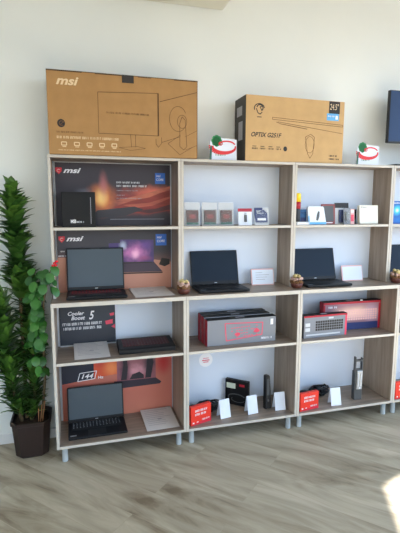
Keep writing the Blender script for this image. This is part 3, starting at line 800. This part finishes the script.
M['kbglow'] = ma
t, o = kb_box('long keyboard box with a red edge and glowing keys pictured, rear of the pair', 1.888, .040, Z_LOW, .490, .222, .055, -1, GK2, 'kbglow', 'darkred', True)
p = Print(-.0008); p.rect(.0, .490, .203, .218).rect(.0, .014, .0, .2).rect(.472, .490, .0, .2); p.build('red_border', M['darkred'], o)
keys_picture(o, .13, .462, .075, .16, M['pink'], 16, 5)
Print(-.0008).rect(.10, .470, .003, .056).build('dark_lower_band', M['navy'], o)
Print(-.0008).words(.04, .175, .07, .014, 97).build('white_print', M['whiteprint'], o)
MB().box(.31, .33, .0, .004, .222, .228).build('hang_tab', M['whiteprint'], t)

# ------------------------------------------------------------------ bottom panels
def red_box(label, x, y, w, h, yaw, lean):
    t = thing('red_carton', label, 'box', (x, y, Z_CELL), (0, 0, R(yaw)), 'red cartons on the bottom panels')
    MB().box(0, w, 0, .03, 0, h, bev=.0015, seg=1).build('carton', M['red'], t)
    Print(0).words(w * .2, h * .70, w * .58, h * .115, 101, .15).words(w * .2, h * .50, w * .52, h * .115, 102, .15).build('white_lettering', M['whiteprint'], t)
    Print(0).words(w * .55, h * .17, w * .34, h * .09, 103, .1).rect(w * .08, w * .16, h * .10, h * .17).rect(w * .28, w * .36, h * .12, h * .17).build('small_print', M['whiteprint'], t)
    Print(0).poly([(0, 0), (w, 0), (w, h * .22), (0, h * .04)]).build('lower_band', M['msired'], t)
    return t
red_box('red carton with white lettering in the bottom of the second bookcase', .838, -.108, .162, .128, 18, 0)
red_box('red carton with white lettering in the bottom of the third bookcase', 1.640, -.112, .160, .128, 8, 0)
red_box('red carton cut off by the right edge of the photo', 2.436, -.122, .160, .130, 5, 0)

t = thing('router_box', 'tilted black carton with a pale label and red mark on the bottom panel', 'box', (1.172, .168, Z_CELL), (0, R(0), R(-42)))
MB().box(0, .180, 0, .03, 0, .190, bev=.002).build('carton', M['blackcard'], t)
Print(0).rect(.010, .080, .125, .165).build('pale_label', plain('pale_green_label', rgb(206, 214, 196), .6), t)
Print(0).rect(.11, .150, .148, .166).build('red_mark', M['darkred'], t)
Print(0).arc(.09, .06, .065, .025, 20, 200, .008).arc(.10, .045, .05, .02, 150, 350, .006).build('device_picture', M['dkgrey'], t)

t = thing('upright_device', 'thin black upright device behind the rightmost card of the second bookcase', 'device', (1.418, -.012, Z_CELL), (R(-3), 0, R(10)))
MB().prism([(0, 0), (.048, 0), (.045, .13), (.038, .238), (.032, .246), (.012, .246), (.007, .238)], 0, .032).build('body', M['black'], t)
MB().lathe([(.009, 0), (.009, .003)], (0, 0, 0), 14).build('button', M['dkgrey'], t).matrix_local = Matrix.Translation((.022, .001, .06)) @ Matrix.Rotation(R(90), 4, 'X')
MB().box(.012, .034, -.002, .002, .10, .22, bev=.001, seg=1).build('front_strip', M['dkgrey'], t)

t = thing('packaged_device', 'tall grey pack with an open top frame standing in the third bookcase', 'device', (2.124, -.050, Z_CELL), (0, 0, R(-6)))
MB().box(0, .062, 0, .045, 0, .222, bev=.003).build('body', M['dkgrey'], t)
MB().box(.012, .058, -.008, .004, .085, .232, bev=.004).build('front_shell', M['silver'], t)
for x in (.016, .038): MB().box(x, x + .012, -.012, -.006, .11, .215, bev=.002).build('ridge', M['lightgrey'], t)
MB().box(.032, .044, -.012, -.006, .092, .104, bev=.002).build('button', M['white'], t)
MB().box(0, .009, .004, .03, .22, .335, bev=.002).box(.055, .064, .004, .03, .22, .325, bev=.002).box(0, .064, .004, .03, .300, .312, bev=.002).box(.0, .064, .004, .03, .228, .240, bev=.002).build('top_frame', M['dkgrey'], t)

def headset_bundle(label, x, y, seed, w):
    t = thing('mouse_with_cable', label, 'computer mouse', (x, y, Z_CELL), (0, 0, R(seed * 4)), 'black mice with coiled cables')
    mb = MB()
    b = bmesh.new(); bmesh.ops.create_uvsphere(b, u_segments=18, v_segments=12, radius=1)
    for v in b.verts:
        v.co = Vector((v.co.x * .062, v.co.y * .038, max(v.co.z, -.25) * .056 + .014))
    for f in b.faces: f.smooth = True
    mb._add(b); mb.build('shell', M['black'], t)
    MB().tube([(.036, 0, .054), (.048, 0, .045)], .006, 10).build('scroll_wheel', M['dkgrey'], t)
    r = random.Random(seed); pts = [(.058, 0, .012), (.08, .01, .008)]
    for k in range(70):
        a = k * .55; rr = .050 + .010 * math.sin(k * .7)
        pts.append((w + rr * 1.5 * math.cos(a) + r.uniform(-.004, .004), .02 + rr * .8 * math.sin(a) + r.uniform(-.003, .003), .008 + k * .0008 + r.uniform(0, .008)))
    MB().tube(pts, .0055, 6).build('cable', M['black'], t)
    MB().box(w - .02, w + .02, -.03, .07, .004, .056, bev=.006).build('cable_tie_card', M['blackcard'], t)
    return t
headset_bundle('black mouse with coiled cable behind the red carton of the second bookcase', .890, .060, 1, .125)
headset_bundle('black mouse with coiled cable behind the red carton of the third bookcase', 1.765, .075, 2, .165)

mb = MB().lathe([(.052, 0), (.052, .0012)], (0, 0, 0), 28)
for q in mb.bm.faces: q.smooth = False
o = mb.build('round_sticker', M['whitesticker'])
o.matrix_local = Matrix.Translation((1.032, Y_BACK - .0004, .432)) @ Matrix.Rotation(R(90), 4, 'X')
tag(o, 'round white sticker with red print on the back board of the second bookcase', 'sticker')
q = MB(); q.box(-.028, .028, -.005, .002, .0010, .0018).box(-.020, .020, -.018, -.012, .0010, .0018).box(-.022, .022, .012, .016, .0010, .0018); q.build('red_print', M['pinkred'], o)

# ------------------------------------------------------------------ the potted plant
PC = Vector((-.165, .090, 0))
plant = thing('potted_plant', 'tall dark-leaved plant with a red flower in a dark brown pot, beside the bookcases', 'potted plant', PC)
def oct_ring(b, r, z, ch):
    p = [(r, -r + ch), (r, r - ch), (r - ch, r), (-r + ch, r), (-r, r - ch), (-r, -r + ch), (-r + ch, -r), (r - ch, -r)]
    return [b.verts.new((x, y, z)) for x, y in p]
b = bmesh.new()
rings = [oct_ring(b, r, z, c) for r, z, c in ((.086, 0, .03), (.097, .012, .034), (.112, .215, .036), (.119, .219, .038), (.120, .240, .038), (.110, .240, .034), (.106, .21, .034))]
for i in range(len(rings) - 1):
    for k in range(8): b.faces.new((rings[i][k], rings[i][(k + 1) % 8], rings[i + 1][(k + 1) % 8], rings[i + 1][k]))
b.faces.new(rings[0][::-1]); b.faces.new(rings[-1])
bmesh.ops.recalc_face_normals(b, faces=b.faces[:])
mb = MB(); mb._add(b); mb.build('pot', M['pot'], plant)
MB().lathe([(.104, .208), (.10, .220), (.05, .226), (.0005, .228)], (0, 0, 0), 20).build('soil', M['soil'], plant)

def add_leaf(bm, tone, base, d, up, L, wd, droop, t0):
    """one blade: a folded strip that arches over"""
    d = d.normalized(); side = d.cross(up)
    if side.length < 1e-4: side = Vector((1, 0, 0))
    side.normalize(); n = side.cross(d).normalized()
    rows = []; p = Vector(base); dr = d.copy()
    prof = (.45, .9, 1.0, .85, .5, .03)
    for i, w in enumerate(prof):
        rows.append((p.copy(), w * wd / 2, n.copy()))
        p = p + dr * (L / 5); dr = (dr - n * 0 + Vector((0, 0, -droop))).normalized(); n = side.cross(dr).normalized()
    vs = []
    for (p, w, nn) in rows:
        vs.append((bm.verts.new(p - side * w + nn * w * .35), bm.verts.new(p), bm.verts.new(p + side * w + nn * w * .35)))
    for i in range(len(vs) - 1):
        for a in (0, 1):
            f = bm.faces.new((vs[i][a], vs[i][a + 1], vs[i + 1][a + 1], vs[i + 1][a])); f.smooth = True
            for l in f.verts: l[tone] = t0
def cane(path, z_leaf0, n_leaf, L, wd, seed, name='leaf_crown'):
    r = random.Random(seed)
    pts = [Vector(p) for p in path]
    tr = MB().tube(pts, [.012 - .004 * i / (len(pts) - 1) for i in range(len(pts))], 8).build('cane_stem', M['bark'], plant)
    bm = bmesh.new(); tone = bm.verts.layers.float.new('tone')
    top = pts[-1].z
    def at(z):
        for a, c in zip(pts, pts[1:]):
            if a.z <= z <= c.z: return a.lerp(c, (z - a.z) / (c.z - a.z))
        return pts[-1]
    ang = 0
    for k in range(n_leaf):
        f = k / (n_leaf - 1); z = z_leaf0 + (top - z_leaf0) * f
        ang += 2.39996 + r.uniform(-.25, .25)
        wave = .5 + .5 * math.sin(f * 3.14159 * 2 * max(1, (top - z_leaf0) / .22))     # tufts up the cane
        el = R(34 + 24 * wave + r.uniform(-12, 14)) if f < .93 else R(r.uniform(46, 86))
        d = Vector((math.cos(ang) * math.cos(el), math.sin(ang) * math.cos(el), math.sin(el)))
        ll = L * (0.74 + .34 * wave) * (1.08 - .16 * f) * r.uniform(.85, 1.12)
        tn = min(1, max(0, .14 + .48 * wave * r.random() + (.45 * r.random() if f > .9 else 0) + (.25 if r.random() > .9 else 0)))
        # keep the crown off the wall and off the bookcase side
        base = at(z); tip = PC + base + d * ll
        if tip.y > Y_WALL - .03: ll *= max(.15, (Y_WALL - .045 - (PC.y + base.y)) / max(1e-3, d.y) / ll)
        if tip.x > -.018: ll *= max(.25, (-.018 - (PC.x + base.x)) / max(1e-3, d.x) / ll)
        add_leaf(bm, tone, base, d, Vector((0, 0, 1)), ll, wd * r.uniform(.8, 1.15), r.uniform(.06, .22), tn)
    me = bpy.data.meshes.new(name); bm.to_mesh(me); bm.free(); me.materials.append(M['leaf'])
    o = bpy.data.objects.new(name, me); COL.objects.link(o); o.parent = plant
cane([(-.03, .0, .2), (-.03, .01, .6), (-.03, -.01, 1.1), (-.045, -.02, 1.64)], 1.0, 280, .150, .062, 1)
cane([(-.05, -.03, .2), (-.11, -.05, .5), (-.135, -.06, .98)], .50, 190, .15, .050, 2)
cane([(.0, -.03, .2), (.03, -.05, .4), (.03, -.06, .70)], .22, 190, .125, .026, 3)
cane([(.0, .03, .2), (.005, .03, .6), (.01, .0, 1.14)], .50, 230, .15, .042, 4)
cane([(-.05, -.01, .2), (-.08, -.05, .35), (-.10, -.08, .56)], .24, 150, .14, .030, 5)

# the round-leaved flowering stem
pts = [(.06, -.02, .2), (.095, -.07, .5), (.10, -.10, .8), (.112, -.135, 1.0), (.140, -.155, 1.12), (.165, -.16, 1.21)]
MB().tube(pts, [.008, .008, .007, .006, .004, .003], 8).build('flower_stem', M['bark'], plant)
bm = bmesh.new(); tone = bm.verts.layers.float.new('tone'); r = random.Random(12)
P = [Vector(p) for p in pts]
def round_leaf(c, nrm, rad, tn):
    nrm = nrm.normalized(); u = nrm.cross(Vector((0, 0, 1)));
    if u.length < .05: u = Vector((1, 0, 0))
    u.normalize(); v = nrm.cross(u)
    ce = bm.verts.new(c + nrm * rad * .12); ce[tone] = tn
    ring = []
    for k in range(10):
        a = 2 * math.pi * k / 10
        q = bm.verts.new(c + u * math.cos(a) * rad * .8 + v * math.sin(a) * rad + nrm * rad * .14 * math.cos(2 * a)); q[tone] = tn; ring.append(q)
    for k in range(10):
        f = bm.faces.new((ce, ring[k], ring[(k + 1) % 10])); f.smooth = True
for k in range(120):
    f = r.random() ** .62; z = .44 + .74 * f
    for a_, c_ in zip(P, P[1:]):
        if a_.z <= z <= c_.z: base = a_.lerp(c_, (z - a_.z) / (c_.z - a_.z))
    a = r.uniform(0, 2 * math.pi); out = Vector((math.cos(a), math.sin(a), r.uniform(-.1, .5)))
    c = base + Vector((out.x * 1.1 - .12, out.y, out.z)) * r.uniform(.025, .088)
    if PC.x + c.x > -.055 and c.z < 1.05: c.x = -.055 - PC.x - r.uniform(0, .06)
    if PC.y + c.y > Y_WALL - .05: c.y = Y_WALL - .05 - PC.y
    if z >= 1.06: c.x = min(c.x, .185)
    if PC.x + c.x > -.06: c.y = min(c.y, -.055 - PC.y)
    nr = Vector((out.x * .6 + r.uniform(-.3, .3), out.y * .6 - .5, .5 + r.uniform(-.3, .5)))
    round_leaf(c, nr, r.uniform(.024, .036), .02 + .7 * r.random())
me = bpy.data.meshes.new('round_leaves'); bm.to_mesh(me); bm.free(); me.materials.append(M['roundleaf'])
o = bpy.data.objects.new('round_leaves', me); COL.objects.link(o); o.parent = plant
mb = MB()
for (x, y, z) in ((.185, -.165, 1.235), (.198, -.160, 1.245), (.176, -.165, 1.222), (.192, -.172, 1.225), (.172, -.162, 1.195), (.178, -.168, 1.182)):
    mb.blob((x, y, z), (.011, .011, .008), 0, 1, .12)
mb.tube([(.165, -.16, 1.205), (.175, -.162, 1.2), (.185, -.163, 1.228)], .0025, 6)
mb.build('red_flower', M['petal'], plant)
for a, c in (((.065, -.06, .2), (.09, -.075, .36)), ((.055, -.065, .2), (.07, -.085, .34)), ((.045, -.06, .2), (.05, -.08, .32))):
    MB().tube([a, c], .003, 6).build('support_stick', M['stick'], plant)

# things rest a hair above what carries them
bpy.context.view_layer.update()
for o in list(sc.objects):
    if o.parent is None and 'category' in o and o.name.split('.')[0] not in ('display_bookcase', 'potted_plant', 'air_conditioner'):
        lo = 1e9
        for ch in o.children_recursive:
            if ch.type == 'MESH': lo = min(lo, min((ch.matrix_world @ Vector(c)).z for c in ch.bound_box))
        if lo < 1e8 and lo > o.location.z - .02: o.location.z += o.location.z - min(lo, o.location.z) + .0007
        elif o.type == 'MESH': pass

# ------------------------------------------------------------------ light
SKY = 5.9
w = bpy.data.worlds.new('daylight'); sc.world = w; w.use_nodes = True
nt = w.node_tree; bg = nt.nodes['Background']
# pale sky above the horizon, dull paving below it
tc = nt.nodes.new('ShaderNodeTexCoord'); sx = nt.nodes.new('ShaderNodeSeparateXYZ'); nt.links.new(tc.outputs['Generated'], sx.inputs[0])
rp = nt.nodes.new('ShaderNodeValToRGB'); mr = nt.nodes.new('ShaderNodeMapRange')
mr.inputs['From Min'].default_value = -0.08; mr.inputs['From Max'].default_value = 0.35
nt.links.new(sx.outputs['Z'], mr.inputs['Value']); nt.links.new(mr.outputs['Result'], rp.inputs['Fac'])
e = rp.color_ramp.elements
e[0].position = 0.0; e[0].color = (.16, .155, .15, 1); e[1].position = 1.0; e[1].color = (.50, .74, 1.06, 1)
k = e.new(.18); k.color = (.20, .20, .20, 1)
k = e.new(.26); k.color = (.80, .91, 1.04, 1)
nt.links.new(rp.outputs['Color'], bg.inputs['Color'])
bg.inputs['Strength'].default_value = SKY
sun = bpy.data.lights.new('sun', 'SUN'); sun.energy = 42; sun.angle = R(1.2); sun.color = (1, .96, .90)
so = bpy.data.objects.new('sun', sun); COL.objects.link(so)
d = Vector((-.95, -.316, -1.12)); so.rotation_euler = d.to_track_quat('-Z', 'Y').to_euler()
# a portal helps sample the sky through the glazed wall
l = bpy.data.lights.new('sky_portal', 'AREA'); l.shape = 'RECTANGLE'; l.size = A1 - A0; l.size_y = ZH - ZS; l.cycles.is_portal = True
o = bpy.data.objects.new('sky_portal', l); COL.objects.link(o)
o.matrix_world = TURN @ Matrix.Translation(((A0 + A1) / 2, TH + .01, (ZS + ZH) / 2)) @ Matrix.Rotation(R(-90), 4, 'X')

l = bpy.data.lights.new('sky_portal', 'AREA'); l.shape = 'RECTANGLE'; l.size = FX1 - FX0; l.size_y = FZ1 - FZ0; l.cycles.is_portal = True  # portal for the added fill opening in the front wall
o = bpy.data.objects.new('sky_portal', l); COL.objects.link(o)
o.location = ((FX0 + FX1) / 2, YF - .08, (FZ0 + FZ1) / 2); o.rotation_euler = (R(90), 0, 0)

# ------------------------------------------------------------------ camera
cam = bpy.data.cameras.new('camera'); co = bpy.data.objects.new('camera', cam); COL.objects.link(co); sc.camera = co
F = 437.924
cam.sensor_fit = 'VERTICAL'; cam.sensor_height = 24.0; cam.lens = F * 24.0 / 533.0
cam.clip_start = 0.05
yaw, pitch, roll = .2771, -.1373, .0026
fw = Vector((math.sin(yaw) * math.cos(pitch), math.cos(yaw) * math.cos(pitch), math.sin(pitch)))
rt = Vector((math.cos(yaw), -math.sin(yaw), 0)); up = rt.cross(fw)
r2 = rt * math.cos(roll) + up * math.sin(roll); u2 = -rt * math.sin(roll) + up * math.cos(roll)
mt = Matrix((r2, u2, -fw)).transposed().to_4x4(); mt.translation = Vector((.1443, -2.7525, 1.5696))
co.matrix_world = mt

sc.view_settings.view_transform = 'Standard'; sc.view_settings.look = 'None'
sc.view_settings.exposure = -0.2; sc.view_settings.gamma = 1.0; sc.view_settings.use_curve_mapping = False
sc.cycles.max_bounces = 8; sc.cycles.diffuse_bounces = 5; sc.cycles.glossy_bounces = 3; sc.cycles.transparent_max_bounces = 8
sc.cycles.use_denoising = True
